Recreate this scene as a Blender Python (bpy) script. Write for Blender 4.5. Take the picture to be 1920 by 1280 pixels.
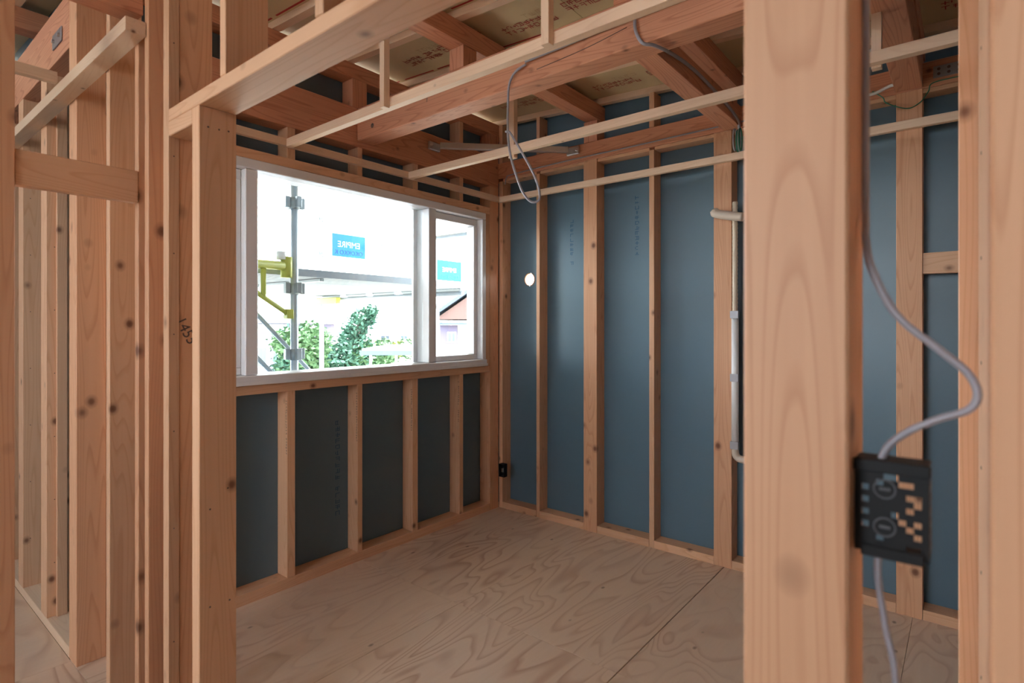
import bpy, bmesh, math, random
from mathutils import Vector, Matrix
random.seed(7)
for o in list(bpy.data.objects): bpy.data.objects.remove(o)
scn = bpy.context.scene
COL = scn.collection
# ------------------------------------------------------------------ camera
cam_d = bpy.data.cameras.new('camera'); cam = bpy.data.objects.new('camera', cam_d); COL.objects.link(cam)
cam.location = (2.865, -3.367, 1.427); cam.rotation_euler = (math.pi/2, 0, math.radians(39.04))
cam_d.sensor_width = 36; cam_d.lens = 19.768; cam_d.shift_y = -30/1920; cam_d.clip_start = .02; cam_d.clip_end = 500
cam_d.dof.use_dof = True; cam_d.dof.focus_distance = 3.9; cam_d.dof.aperture_fstop = 4.0
scn.camera = cam
# ------------------------------------------------------------------ sky, sun, exposure
w = bpy.data.worlds.new('sky'); scn.world = w; w.use_nodes = True
bg = w.node_tree.nodes['Background']; bg.inputs[0].default_value = (.84, .92, 1.0, 1); bg.inputs[1].default_value = 10.0
sl = bpy.data.lights.new('sun_offscreen', 'SUN'); sun = bpy.data.objects.new('sun_offscreen', sl); COL.objects.link(sun)
sl.energy = 20.0; sl.angle = .01; sl.color = (1, .95, .86)
sun.rotation_euler = Vector((-.20, -.25, -.95)).to_track_quat('-Z', 'Y').to_euler()
vs = scn.view_settings; vs.view_transform = 'Standard'; vs.look = 'None'; vs.exposure = 0.88; vs.gamma = 1; vs.use_curve_mapping = False
# ------------------------------------------------------------------ materials
def newmat(name, col=(.5,.5,.5), rough=.5, spec=.4, metal=0.0):
    m = bpy.data.materials.new(name); m.use_nodes = True
    b = m.node_tree.nodes['Principled BSDF']
    b.inputs['Base Color'].default_value = (*col, 1); b.inputs['Roughness'].default_value = rough
    b.inputs['Specular IOR Level'].default_value = spec; b.inputs['Metallic'].default_value = metal
    return m
def nd(m, t, **kw):
    n = m.node_tree.nodes.new(t)
    for k, v in kw.items(): setattr(n, k, v)
    return n
def ln(m, a, b): m.node_tree.links.new(a, b)
def ramp(m, fac, stops):
    r = nd(m, 'ShaderNodeValToRGB'); e = r.color_ramp.elements
    while len(e) < len(stops): e.new(.5)
    for i, (p, c) in enumerate(stops): e[i].position = p; e[i].color = (*c, 1) if len(c) == 3 else c
    ln(m, fac, r.inputs[0]); return r.outputs[0]
def mix(m, fac, a, b, mode='MIX'):
    n = nd(m, 'ShaderNodeMix', data_type='RGBA', blend_type=mode)
    for s, v in ((n.inputs[0], fac), (n.inputs[6], a), (n.inputs[7], b)):
        if isinstance(v, (int, float)): s.default_value = v
        elif isinstance(v, tuple): s.default_value = (*v, 1)
        else: ln(m, v, s)
    return n.outputs[2]
def objvec(m, jitter=30.0):
    tc = nd(m, 'ShaderNodeTexCoord'); oi = nd(m, 'ShaderNodeObjectInfo')
    mu = nd(m, 'ShaderNodeVectorMath', operation='SCALE'); mu.inputs[0].default_value = (jitter, jitter*.7, jitter*1.3); ln(m, oi.outputs['Random'], mu.inputs['Scale'])
    ad = nd(m, 'ShaderNodeVectorMath', operation='ADD'); ln(m, tc.outputs['Object'], ad.inputs[0]); ln(m, mu.outputs[0], ad.inputs[1])
    return ad.outputs[0], oi.outputs['Random']
def scaled(m, vec, s):
    mp = nd(m, 'ShaderNodeMapping'); mp.inputs['Scale'].default_value = s; ln(m, vec, mp.inputs[0]); return mp.outputs[0]
def wood(name, light, dark, axis, knots=1.0, lines=.5):
    """softwood: fine streaks and growth lines along one axis, scattered knots"""
    m = newmat(name, light, .52, .35); b = m.node_tree.nodes['Principled BSDF']
    vec, rnd = objvec(m)
    def ax(across, along):
        s = [across]*3; s['xyz'.index(axis)] = along; return tuple(s)
    n1 = nd(m, 'ShaderNodeTexNoise'); n1.inputs['Scale'].default_value = 1; n1.inputs['Detail'].default_value = 4; ln(m, scaled(m, vec, ax(60, 1.2)), n1.inputs['Vector'])
    n2 = nd(m, 'ShaderNodeTexNoise'); n2.inputs['Scale'].default_value = 1; n2.inputs['Detail'].default_value = 1; ln(m, scaled(m, vec, ax(9, .55)), n2.inputs['Vector'])
    mm = nd(m, 'ShaderNodeMath', operation='MULTIPLY'); ln(m, n2.outputs[0], mm.inputs[0]); mm.inputs[1].default_value = 22
    fr = nd(m, 'ShaderNodeMath', operation='FRACT'); ln(m, mm.outputs[0], fr.inputs[0])
    lin = ramp(m, fr.outputs[0], [(0, (0,)*3), (.62, (.05,)*3), (.9, (1,)*3), (1, (0,)*3)])
    c = mix(m, n1.outputs[0], light, tuple(l*.62+d*.38 for l, d in zip(light, dark)))
    ml = nd(m, 'ShaderNodeMath', operation='MULTIPLY'); ln(m, lin, ml.inputs[0]); ml.inputs[1].default_value = lines
    c = mix(m, ml.outputs[0], c, dark)
    vo = nd(m, 'ShaderNodeTexVoronoi'); vo.inputs['Scale'].default_value = 7.5; ln(m, scaled(m, vec, ax(1, .8)), vo.inputs['Vector'])
    kr = ramp(m, vo.outputs['Distance'], [(0, (1,)*3), (.05*knots, (.85,)*3), (.085*knots, (.35,)*3), (.14*knots, (0,)*3)])
    c = mix(m, kr, c, (.15, .055, .028))
    hs = nd(m, 'ShaderNodeHueSaturation'); ln(m, c, hs.inputs['Color'])
    mr = nd(m, 'ShaderNodeMapRange'); ln(m, rnd, mr.inputs[0]); mr.inputs[3].default_value = .9; mr.inputs[4].default_value = 1.08; ln(m, mr.outputs[0], hs.inputs['Value'])
    ln(m, hs.outputs[0], b.inputs['Base Color'])
    bu = nd(m, 'ShaderNodeBump'); bu.inputs['Strength'].default_value = .12; bu.inputs['Distance'].default_value = .002; ln(m, n1.outputs[0], bu.inputs['Height']); ln(m, bu.outputs[0], b.inputs['Normal'])
    return m
W = {}
for a in 'xyz':
    W['pale'+a] = wood('whitewood_'+a, (.77, .465, .285), (.56, .26, .125), a, 1.2, .4)
    W['post'+a] = wood('spruce_post_'+a, (.75, .42, .245), (.50, .205, .095), a, 1.5, .4)
    W['fir'+a] = wood('douglas_fir_'+a, (.72, .34, .20), (.40, .125, .06), a, 1.0, .55)
    W['batten'+a] = wood('pale_batten_'+a, (.85, .62, .44), (.64, .38, .23), a, .6, .25)
def plywood(name, light, dark, sx, sy, k):
    m = newmat(name, light, .5, .35); b = m.node_tree.nodes['Principled BSDF']
    vec, rnd = objvec(m)
    n = nd(m, 'ShaderNodeTexNoise'); n.inputs['Scale'].default_value = 1; n.inputs['Detail'].default_value = 1.2; n.inputs['Distortion'].default_value = .6
    ln(m, scaled(m, vec, (sx, sy, 2)), n.inputs['Vector'])
    mm = nd(m, 'ShaderNodeMath', operation='MULTIPLY'); ln(m, n.outputs[0], mm.inputs[0]); mm.inputs[1].default_value = k
    fr = nd(m, 'ShaderNodeMath', operation='FRACT'); ln(m, mm.outputs[0], fr.inputs[0])
    lin = ramp(m, fr.outputs[0], [(0, (0,)*3), (.5, (.06,)*3), (.86, (1,)*3), (1, (0,)*3)])
    f = nd(m, 'ShaderNodeTexNoise'); f.inputs['Scale'].default_value = 1; f.inputs['Detail'].default_value = 3; ln(m, scaled(m, vec, (70, 4, 4)), f.inputs['Vector'])
    g = nd(m, 'ShaderNodeTexNoise'); g.inputs['Scale'].default_value = 1.6; ln(m, vec, g.inputs['Vector'])
    amt = ramp(m, g.outputs[0], [(.35, (.12,)*3), (.65, (.75,)*3)])
    mu = nd(m, 'ShaderNodeMath', operation='MULTIPLY'); ln(m, lin, mu.inputs[0]); ln(m, amt, mu.inputs[1])
    c = mix(m, f.outputs[0], light, tuple(l*.8+d*.2 for l, d in zip(light, dark)))
    c = mix(m, mu.outputs[0], c, dark)
    vo = nd(m, 'ShaderNodeTexVoronoi'); vo.inputs['Scale'].default_value = 7; ln(m, scaled(m, vec, (1, .6, 0)), vo.inputs['Vector'])
    kr = ramp(m, vo.outputs['Distance'], [(0, (.9,)*3), (.04, (.6,)*3), (.08, (0,)*3)])
    c = mix(m, kr, c, (.16, .08, .05))
    ln(m, c, b.inputs['Base Color'])
    return m
M = {}
M['ply'] = plywood('floor_plywood', (0.76, 0.575, 0.435), (0.48, 0.265, 0.17), 4.4, .9, 13)
M['ply_swirl'] = plywood('floor_plywood_swirl', (0.76, 0.575, 0.435), (0.48, 0.265, 0.17), 3.0, 2.0, 11)
M['ply_left'] = plywood('floor_plywood_other_room', (0.76, 0.575, 0.435), (0.48, 0.265, 0.17), 1.1, 4, 12)
def speckled(name, c1, c2, scale, rough, spec):
    m = newmat(name, c1, rough, spec); vec, rnd = objvec(m)
    n = nd(m, 'ShaderNodeTexNoise'); n.inputs['Scale'].default_value = scale; n.inputs['Detail'].default_value = 5; ln(m, vec, n.inputs['Vector'])
    ln(m, mix(m, n.outputs[0], c1, c2), m.node_tree.nodes['Principled BSDF'].inputs['Base Color']); return m
M['sheath'] = speckled('blue_grey_sheathing', (0.09, 0.16, 0.212), (0.11, 0.185, 0.237), 3, .36, .55)
M['deck'] = speckled('roof_deck_board', (.60, .44, .24), (.66, .50, .29), 2.5, .6, .25)
M['red'] = newmat('red_print', (.42, .03, .03), .6, .2)
M['stampred'] = newmat('faded_red_print', (.38, .05, .04), .6, .2)
M['stampdark'] = newmat('dark_ink_stamp', (.10, .07, .06), .7, .2)
M['stampfaint'] = newmat('faint_print', (.55, .38, .22), .7, .2)
M['stampblue'] = newmat('blue_print', (.03, .10, .19), .5, .3)
M['vinyl'] = newmat('white_window_vinyl', (0.78, 0.77, 0.78), .35, .5)
M['steel'] = speckled('galvanised_steel', (.55, .57, .60), (.72, .74, .77), 14, .34, .5); M['steel'].node_tree.nodes['Principled BSDF'].inputs['Metallic'].default_value = .85
M['plate'] = newmat('grey_steel_plate', (.36, .35, .36), .42, .5, .7)
M['cable'] = newmat('grey_cable_sheath', (.33, .31, .34), .38, .5)
M['green'] = newmat('green_wire', (.02, .20, .11), .4, .5)
M['white'] = newmat('white_plastic', (.80, .78, .76), .4, .5)
M['beige'] = newmat('beige_conduit', (.70, .58, .44), .45, .4)
M['wrap'] = newmat('pale_pipe_wrap', (.66, .55, .45), .5, .4)
M['black'] = newmat('black_plastic', (0.012, 0.012, 0.013), .5, .25)
M['nail'] = newmat('nail_head', (.12, .07, .05), .5, .5)
M['ring'] = newmat('dull_grey_plastic', (.10, .10, .11), .5, .4)
M['grout'] = newmat('subfloor', (.16, .09, .05), .8, .1)
M['roofm'] = newmat('roof_metal', (.25, .26, .28), .5, .4)
M['darkw'] = newmat('exterior_siding', (.30, .30, .32), .7, .2)
# outside
M['pipe'] = speckled('scaffold_tube', (0.38, 0.42, 0.46), (0.48, 0.52, 0.55), 9, .38, .5); M['pipe'].node_tree.nodes['Principled BSDF'].inputs['Metallic'].default_value = .35
M['clamp'] = newmat('scaffold_clamp', (0.34, 0.37, 0.38), .45, .5, .4)
M['yellow'] = newmat('yellow_green_bracket', (0.45, 0.46, 0.08), .45, .4)
M['deckst'] = speckled('scaffold_plank_steel', (0.28, 0.31, 0.34), (0.36, 0.39, 0.42), 20, .5, .4); M['deckst'].node_tree.nodes['Principled BSDF'].inputs['Metallic'].default_value = 0
M['bluesign'] = newmat('blue_mesh_sign', (0.004, 0.13, 0.48), .5, .25)
M['signtext'] = newmat('pale_sign_lettering', (.55, .75, .95), .5, .3)
M['signdark'] = newmat('dark_blue_sign_lettering', (0.004, 0.05, 0.25), .5, .3)
M['leafd'] = newmat('pine_needles', (0.03, 0.08, 0.05), .6, .25)
M['leafm'] = newmat('green_leaves', (0.055, 0.11, 0.045), .6, .25)
M['leafy'] = newmat('yellow_green_leaves', (0.16, 0.18, 0.04), .6, .25)
M['bark'] = newmat('bark', (.20, .16, .15), .8, .1)
M['mauve'] = newmat('mauve_siding', (0.13, 0.11, 0.165), .7, .25)
M['cream'] = newmat('cream_render', (0.7, 0.66, 0.57), .7, .25)
M['offwhite'] = newmat('off_white_render', (0.7, 0.71, 0.72), .7, .25)
M['tile'] = newmat('blue_grey_roof_tiles', (0.07, 0.09, 0.12), .6, .25)
M['brown'] = newmat('brown_roof_boards', (0.12, 0.07, 0.06), .7, .25)
M['hglass'] = newmat('house_window_glass', (0.06, 0.08, 0.11), .15, .6)
M['ground'] = speckled('ground', (0.27, 0.27, 0.23), (0.34, 0.33, 0.3), .3, .9, .1)
g = bpy.data.materials.new('window_glass'); g.use_nodes = True; nt = g.node_tree
for n in list(nt.nodes): nt.nodes.remove(n)
out = nt.nodes.new('ShaderNodeOutputMaterial'); mx = nt.nodes.new('ShaderNodeMixShader'); tr = nt.nodes.new('ShaderNodeBsdfTransparent'); gl = nt.nodes.new('ShaderNodeBsdfGlossy'); fz = nt.nodes.new('ShaderNodeLayerWeight'); pw = nt.nodes.new('ShaderNodeMath'); pw.operation = 'POWER'; pw.inputs[1].default_value = 5; ma = nt.nodes.new('ShaderNodeMath'); ma.operation = 'MULTIPLY_ADD'; ma.inputs[1].default_value = .9; ma.inputs[2].default_value = .035
tr.inputs[0].default_value = (.95, .97, .97, 1); gl.inputs['Roughness'].default_value = .02
nt.links.new(fz.outputs['Facing'], pw.inputs[0]); nt.links.new(pw.outputs[0], ma.inputs[0]); nt.links.new(ma.outputs[0], mx.inputs[0]); nt.links.new(tr.outputs[0], mx.inputs[1]); nt.links.new(gl.outputs[0], mx.inputs[2]); nt.links.new(mx.outputs[0], out.inputs[0]); M['glass'] = g
# ------------------------------------------------------------------ helpers
def tag(o, label=None, cat=None, group=None, kind=None):
    if label: o['label'] = label
    if cat: o['category'] = cat
    if group: o['group'] = group
    if kind: o['kind'] = kind
    return o
def wloc(p): return p.matrix_basis.translation.copy() + (wloc(p.parent) if p.parent else Vector()) if p else Vector()
def link(name, me, mat, loc=(0,0,0), parent=None):
    o = bpy.data.objects.new(name, me); COL.objects.link(o)
    if mat and not me.materials: me.materials.append(mat)
    o.location = Vector(loc) - wloc(parent)
    if parent: o.parent = parent
    return o
def empty(name, loc, label=None, cat=None, group=None, kind=None):
    o = bpy.data.objects.new(name, None); COL.objects.link(o); o.location = loc; o.empty_display_size = .1
    return tag(o, label, cat, group, kind)
def mesh_from(name, vs, fs, smooth=False):
    me = bpy.data.meshes.new(name); me.from_pydata([tuple(v) for v in vs], [], fs)
    if smooth: me.polygons.foreach_set('use_smooth', [True]*len(me.polygons))
    me.update(); return me
QUADS = [(0,1,2,3), (7,6,5,4), (0,4,5,1), (1,5,6,2), (2,6,7,3), (3,7,4,0)]
def box(name, lo, hi, mat, parent=None, bevel=.0015, slope=0.0, **t):
    """axis-aligned timber or board lo..hi; slope tilts it down along +X"""
    lo, hi = Vector(lo), Vector(hi); c = (lo+hi)/2; d = (hi-lo)/2
    vs = [Vector((sx*d.x, sy*d.y, sz*d.z - slope*sx*d.x)) for sz in (-1, 1) for sx, sy in ((-1,-1), (-1,1), (1,1), (1,-1))]
    bm = bmesh.new(); vv = [bm.verts.new(v) for v in vs]
    for f in QUADS: bm.faces.new([vv[i] for i in f])
    if bevel: bmesh.ops.bevel(bm, geom=bm.edges[:], offset=min(bevel, min(d)*.6), segments=1, affect='EDGES')
    bmesh.ops.recalc_face_normals(bm, faces=bm.faces[:])
    me = bpy.data.meshes.new(name); bm.to_mesh(me); bm.free()
    if isinstance(mat, str):
        if mat in ('pale', 'post', 'fir', 'batten'):
            dd = list(hi-lo); mat = W[mat + 'xyz'[dd.index(max(dd))]]
        else: mat = M[mat]
    o = link(name, me, mat, (c.x, c.y, c.z), parent)
    return tag(o, **t) if t else o
def boxes_mesh(name, rects, mat, parent=None, **t):
    """several small boxes joined (for prints, nail heads)"""
    c = sum(((Vector(a)+Vector(b))/2 for a, b in rects), Vector())/len(rects)
    vs, fs = [], []
    for a, b in rects:
        a, b = Vector(a)-c, Vector(b)-c; k = len(vs)
        vs += [(x, y, z) for z in (a.z, b.z) for x, y in ((a.x,a.y), (a.x,b.y), (b.x,b.y), (b.x,a.y))]
        fs += [tuple(i+k for i in f) for f in QUADS]
    o = link(name, mesh_from(name, vs, fs), M[mat], c, parent)
    return tag(o, **t) if t else o
def cat_rom(P, n=8):
    P = [Vector(p) for p in P]; Q = [2*P[0]-P[1]] + P + [2*P[-1]-P[-2]]; R = []
    for i in range(1, len(Q)-2):
        a, b, c, d = Q[i-1:i+3]
        for k in range(n):
            t = k/n; R.append(.5*((2*b) + (c-a)*t + (2*a-5*b+4*c-d)*t*t + (3*b-a-3*c+d)*t**3))
    return R + [P[-1]]
def tube(name, P, r, mat, parent=None, seg=8, smooth=True, curve=True, ribs=None, **t):
    P = cat_rom(P) if curve and len(P) > 2 else [Vector(p) for p in P]
    c = sum(P, Vector())/len(P); vs, fs = [], []
    T = (P[1]-P[0]).normalized(); N = T.orthogonal().normalized()
    for i, p in enumerate(P):
        T2 = (P[min(i+1, len(P)-1)]-P[max(i-1, 0)]).normalized()
        N = (N - T2*N.dot(T2)).normalized(); B = T2.cross(N)
        rr = r if ribs is None else r*(1 if i % 2 else ribs)
        vs += [p-c+(N*math.cos(2*math.pi*k/seg)+B*math.sin(2*math.pi*k/seg))*rr for k in range(seg)]
    for i in range(len(P)-1):
        for k in range(seg): fs.append((i*seg+k, i*seg+(k+1) % seg, (i+1)*seg+(k+1) % seg, (i+1)*seg+k))
    fs += [tuple(range(seg))[::-1], tuple(range((len(P)-1)*seg, len(P)*seg))]
    o = link(name, mesh_from(name, vs, fs, smooth), M[mat], c, parent)
    return tag(o, **t) if t else o
def prism(name, poly, axis, a, b, mat, parent=None, **t):
    """extrude a polygon (pairs in the other two axes, in xyz order) from a to b along axis"""
    i = 'xyz'.index(axis); n = len(poly); vs = []
    for h in (a, b):
        for p in poly: q = list(p); q.insert(i, h); vs.append(Vector(q))
    c = sum(vs, Vector())/len(vs)
    fs = [tuple(range(n)), tuple(range(2*n-1, n-1, -1))] + [(k, k+n, (k+1) % n+n, (k+1) % n) for k in range(n)]
    me = mesh_from(name, [v-c for v in vs], fs); bm = bmesh.new(); bm.from_mesh(me); bmesh.ops.recalc_face_normals(bm, faces=bm.faces[:]); bm.to_mesh(me); bm.free()
    o = link(name, me, M[mat], c, parent); return tag(o, **t) if t else o
def glyphs(name, org, u, v, n, size, mat, parent, nrm, seed=1, rows=1, gap=.35, th=.0008):
    """illegible printed marks: each character a few strokes, lying on a surface with normal nrm"""
    R = random.Random(seed); rects = []; u, v, nrm = Vector(u), Vector(v), Vector(nrm); vs, fs = [], []
    org = Vector(org)
    for r in range(rows):
        for k in range(n):
            if R.random() < .08: continue
            o = org + u*(k*size*(1+gap)*.9) - v*(r*size*1.35)
            for s in range(4):
                hor = s % 2 == 0; p = R.choice((0, .42, .84))
                a, b = (0, 1) if R.random() < .7 else (.2, .75)
                q = [(a*.85, p), (b*.85, p), (b*.85, p+.16), (a*.85, p+.16)] if hor else [(p*.85, a), (p*.85+.13, a), (p*.85+.13, b), (p*.85, b)]
                i = len(vs); vs += [o + u*(x*size) + v*(y*size) + nrm*(th+.0001*s) for x, y in q]; fs.append((i, i+1, i+2, i+3))
    c = sum(vs, Vector())/len(vs)
    return link(name, mesh_from(name, [p-c for p in vs], fs), M[mat], c, parent)
def lettering(name, txt, size, mat, origin, ux, uy, parent=None):
    """flat lettering as a mesh; ux, uy are the directions of the text's own x and y"""
    cu = bpy.data.curves.new(name, 'FONT'); cu.body = txt; cu.size = size; cu.align_x = 'CENTER'; cu.align_y = 'CENTER'; cu.extrude = .0006; cu.resolution_u = 3
    tmp = bpy.data.objects.new(name, cu); COL.objects.link(tmp); bpy.context.view_layer.update()
    me = bpy.data.meshes.new_from_object(tmp.evaluated_get(bpy.context.evaluated_depsgraph_get())); bpy.data.objects.remove(tmp)
    ux, uy = Vector(ux).normalized(), Vector(uy).normalized(); uz = ux.cross(uy)
    me.transform(Matrix((ux, uy, uz)).transposed().to_4x4()); me.materials.clear()
    return link(name, me, M[mat], origin, parent)
SL = .058                                    # roof falls gently toward +X
def zr(x): return 3.003 - SL*x               # underside of the rafters
# ================================================================== FLOOR
floor = box('floor', (-2.0, -6.3, -.16), (6.0, .117, -.0245), 'grout', bevel=0, kind='structure')
xs = 1.745
def ply(x0, x1, y0, y1, m, g=.0006): box('plywood_panel', (x0+g, y0+.0006, -.024), (x1-g, y1-.0006, 0), M[m], floor, .0008)
for (y0, y1) in ((-1.30, .117), (-2.69, -1.30)):
    ply(-.117, .835, y0, y1, 'ply'); ply(.835, xs-.0015, y0, y1, 'ply'); ply(xs+.0015, 2.655, y0, y1, 'ply_swirl'); ply(2.655, 3.6, y0, y1, 'ply_swirl'); ply(3.6, 6, y0, y1, 'ply')
for (y0, y1) in ((-3.6, -2.69), (-4.5, -3.6), (-6.3, -4.5)):
    for x0, x1 in ((-2, -.1), (-.1, 1.72), (1.72, 3.54), (3.54, 6)): ply(x0, x1, y0, y1, 'ply_left')
# ================================================================== WALL WITH THE BLUE BAYS (y = 0)
wb = empty('wall_back', (0, 0, 0), kind='structure')
PB = [(.778, .884), (1.685, 1.79), (2.588, 2.694), (3.50, 3.605), (4.4, 4.505)]
SB = [(0, .036), (.365, .395), (1.269, 1.303), (2.12, 2.15), (3.04, 3.07), (3.95, 3.98)]
for a, b in PB: box('post', (a, 0, 0), (b, .105, 2.575), 'post', wb, .002)
for a, b in SB: box('stud', (a, .004, .0), (b, .105, 2.555), 'pale', wb)
ed = sorted(PB+SB)
for (a, b), (c, d) in zip(ed, ed[1:]):
    box('bottom_plate', (b+.001, .002, 0), (c-.001, .105, .05), 'pale', wb)
    box('top_strip', (b+.001, .01, 2.553), (c-.001, .10, 2.574), 'pale', wb)
    box('upper_stud', (a, .004, 2.70), (b, .105, zr(a)-(.115 if (a, b) in PB else .004)), 'fir' if (a, b) in PB else 'pale', wb)
box('wall_beam', (-.10, 0, 2.575), (6, .105, 2.698), 'fir', wb, .003)
# sheathing boards, one with a round sleeve hole
def holed(name, x0, x1, z0, z1, y0, y1, cx, cz, r, mat, parent, n=32):
    vs, fs = [], []
    ang = [2*math.pi*k/n for k in range(n)]
    def edge(t):
        dx, dz = math.cos(t), math.sin(t); s = 1e9
        if dx > 1e-9: s = min(s, (x1-cx)/dx)
        if dx < -1e-9: s = min(s, (x0-cx)/dx)
        if dz > 1e-9: s = min(s, (z1-cz)/dz)
        if dz < -1e-9: s = min(s, (z0-cz)/dz)
        return (cx+dx*s, cz+dz*s)
    cor = [math.atan2(z-cz, x-cx) % (2*math.pi) for x, z in ((x0,z0), (x1,z0), (x1,z1), (x0,z1))]
    ang = sorted(ang+cor); n = len(ang)
    for y in (y0, y1):
        for t in ang: vs.append((cx+r*math.cos(t), y, cz+r*math.sin(t)))
        for t in ang: e = edge(t); vs.append((e[0], y, e[1]))
    for k in range(n):
        j = (k+1) % n
        fs += [(k, j, n+j, n+k), (2*n+k, 3*n+k, 3*n+j, 2*n+j), (k, 2*n+k, 2*n+j, j), (n+k, n+j, 3*n+j, 3*n+k)]
    return link(name, mesh_from(name, vs, fs), mat, (0,0,0), parent)
HX, HZ, HR = .228, 1.783, .051
holed('sheathing_panel', -.105, .829, 0, 2.64, .1052, .117, HX, HZ, HR, M['sheath'], wb)
edges = [.831, 1.737, 2.641, 3.552, 4.45, 6.0]
for a, b in zip(edges, edges[1:]): box('sheathing_panel', (a+.001, .1052, 0), (b-.001, .117, 2.64), 'sheath', wb, .001)
for a, b in zip([-.105]+edges, edges): box('upper_sheathing_panel', (a+.001, .1052, 2.67), (b-.001, .117, zr((a+b)/2)+.0385), 'sheath', wb, .001, slope=SL)
for x, z, s in ((.60, 2.2, 5), (1.12, 2.3, 6), (1.24, 1.9, 8), (1.24, 1.2, 9)): 
    glyphs('panel_print', (x, .1052, z), (0, 0, -1), (1, 0, 0), s*2, .028, 'stampblue', wb, (0, -1, 0), s)
# sleeve ring in the hole
vs_, fs_ = [], []
for r, y in ((HR-.001, .098), (HR-.001, .12), (HR-.006, .12), (HR-.006, .098)):
    vs_ += [(r*math.cos(2*math.pi*k/32), y, r*math.sin(2*math.pi*k/32)) for k in range(32)]
for a in range(4):
    b = (a+1) % 4; fs_ += [(a*32+k, a*32+(k+1) % 32, b*32+(k+1) % 32, b*32+k) for k in range(32)]
tag(link('vent_sleeve', mesh_from('vent_sleeve', vs_, fs_, True), W['posty'], (HX, 0, HZ)), 'round sleeve hole through the blue-grey panel beside the corner, daylight showing', 'vent sleeve')
# ================================================================== WALL WITH THE WINDOW (x = 0)
ww = empty('wall_window', (0, -1, 0), kind='structure')
SW = [(-2.22, -2.17), (-1.766, -1.72), (-1.313, -1.279), (-.88, -.834), (-.436, -.398), (-.105, -.002)]
for i, (a, b) in enumerate(SW):
    last = i == len(SW)-1
    if last: box('corner_post', (-.105, a, 0), (0, b, 2.505), 'post', ww, .002); continue
    s = box('stud', (-.1045, a, .057), (-.002, b, 1.07), 'pale', ww); box('short_stud', (-.1045, a, 2.335), (-.002, b, 2.505), 'pale', ww)
    glyphs('stamp', (-.018, a, 1.02), (0, 0, -1), (1, 0, 0), 19, .011, 'stampdark', s, (0, -1, 0), 40+i, gap=.6, th=.0004)
    box('upper_stud', (-.1045, a, 2.742), (-.002, b, 2.91), 'pale', ww)
box('stub_post', (-.105, -1.352, 2.741), (0, -1.247, 2.909), 'fir', ww, .002)
box('stub_post', (-.105, -.105, 2.741), (0, -.0, 2.909), 'fir', ww, .002)
for (a, b), (c, d) in zip([(-2.7, -2.60)]+SW, SW): pass
box('stud', (-.105, -2.584, .0575), (-.001, -2.535, 1.0695), 'pale', ww); box('stud', (-.105, -2.584, 1.1185), (-.001, -2.535, 2.2845), 'pale', ww)
box('bottom_plate', (-.105, -2.584, 0), (0, -.106, .057), 'pale', ww)
box('sill_plate', (-.105, -2.584, 1.07), (.0, -.106, 1.118), 'pale', ww)
box('head_plate', (-.105, -2.584, 2.285), (.0, -.106, 2.335), 'pale', ww)
box('window_trimmer', (-.104, -.150, 1.119), (-.001, -.107, 2.284), 'pale', ww)
box('wall_beam', (-.105, -2.584, 2.506), (0, .0, 2.74), 'fir', ww, .003)
box('top_plate', (-.105, -2.584, 2.91), (0, .117, 3.0), 'fir', ww, .002)
ys = [-2.57, -1.73, -.82, .117]
for a, b in zip(ys, ys[1:]):
    box('sheathing_panel', (-.117, a+.001, 0), (-.1055, b-.001, 1.10), 'sheath', ww, .001)
    box('upper_sheathing_panel', (-.117, a+.001, 2.30), (-.1055, b-.001, 3.02), 'sheath', ww, .001)
box('sheathing_panel', (-.117, -.13, 1.101), (-.1055, .117, 2.299), 'sheath', ww, .001)
glyphs('panel_print', (-.1055, -1.40, .85), (0, 0, -1), (0, 1, 0), 16, .03, 'stampblue', ww, (1, 0, 0), 77)
# ------------------------------------------------------------------ window
wi = empty('window_1', (-.08, -1.33, 1.12), kind='structure')
Y0, Y1, Z0, Z1, XO, XI = -2.53, -.152, 1.119, 2.284, -.165, .004
for n_, lo, hi in (('frame_sill', (XO, Y0, Z0), (XI+.012, Y1, Z0+.05)), ('frame_head', (XO, Y0, Z1-.05), (XI, Y1, Z1)),
                   ('frame_jamb', (XO, Y0, Z0+.051), (XI, Y0+.04, Z1-.051)), ('frame_jamb', (XO, Y1-.04, Z0+.051), (XI, Y1, Z1-.051)),
                   ('mullion', (XO, -1.992, Z0+.051), (XI-.01, -1.925, Z1-.051)), ('mullion', (XO, -.728, Z0+.051), (XI-.01, -.660, Z1-.051))):
    box(n_, lo, hi, 'vinyl', wi, .004)
box('sill_lip', (XI+.0125, Y0, Z0+.002), (XI+.018, Y1, Z0+.022), 'vinyl', wi, .001)
box('glass_pane', (-.075, -1.924, Z0+.052), (-.069, -.729, Z1-.052), M['glass'], wi, 0)
for a, b in ((-.728, -.660),): box('screen_track', (-.150, a-.034, Z0+.052), (-.128, a-.001, Z1-.052), 'vinyl', wi, .002)
for a, b in ((-2.489, -1.993), (-.659, -.193)):
    sa = empty('side_sash', (-.09, a, Z0+.05)); sa.parent = wi; sa.location = Vector((-.09, a, Z0+.05))-wloc(wi)
    z0, z1 = Z0+.052, Z1-.052
    for lo, hi in (((-.12, a, z0), (-.05, b, z0+.038)), ((-.12, a, z1-.05), (-.05, b, z1)), ((-.12, a, z0+.039), (-.05, a+.012, z1-.051)), ((-.12, b-.038, z0+.039), (-.05, b, z1-.051))):
        box('sash_rail', lo, hi, 'vinyl', sa, .003)
    box('glass_pane', (-.088, a+.013, z0+.039), (-.082, b-.039, z1-.051), M['glass'], sa, 0)
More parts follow.
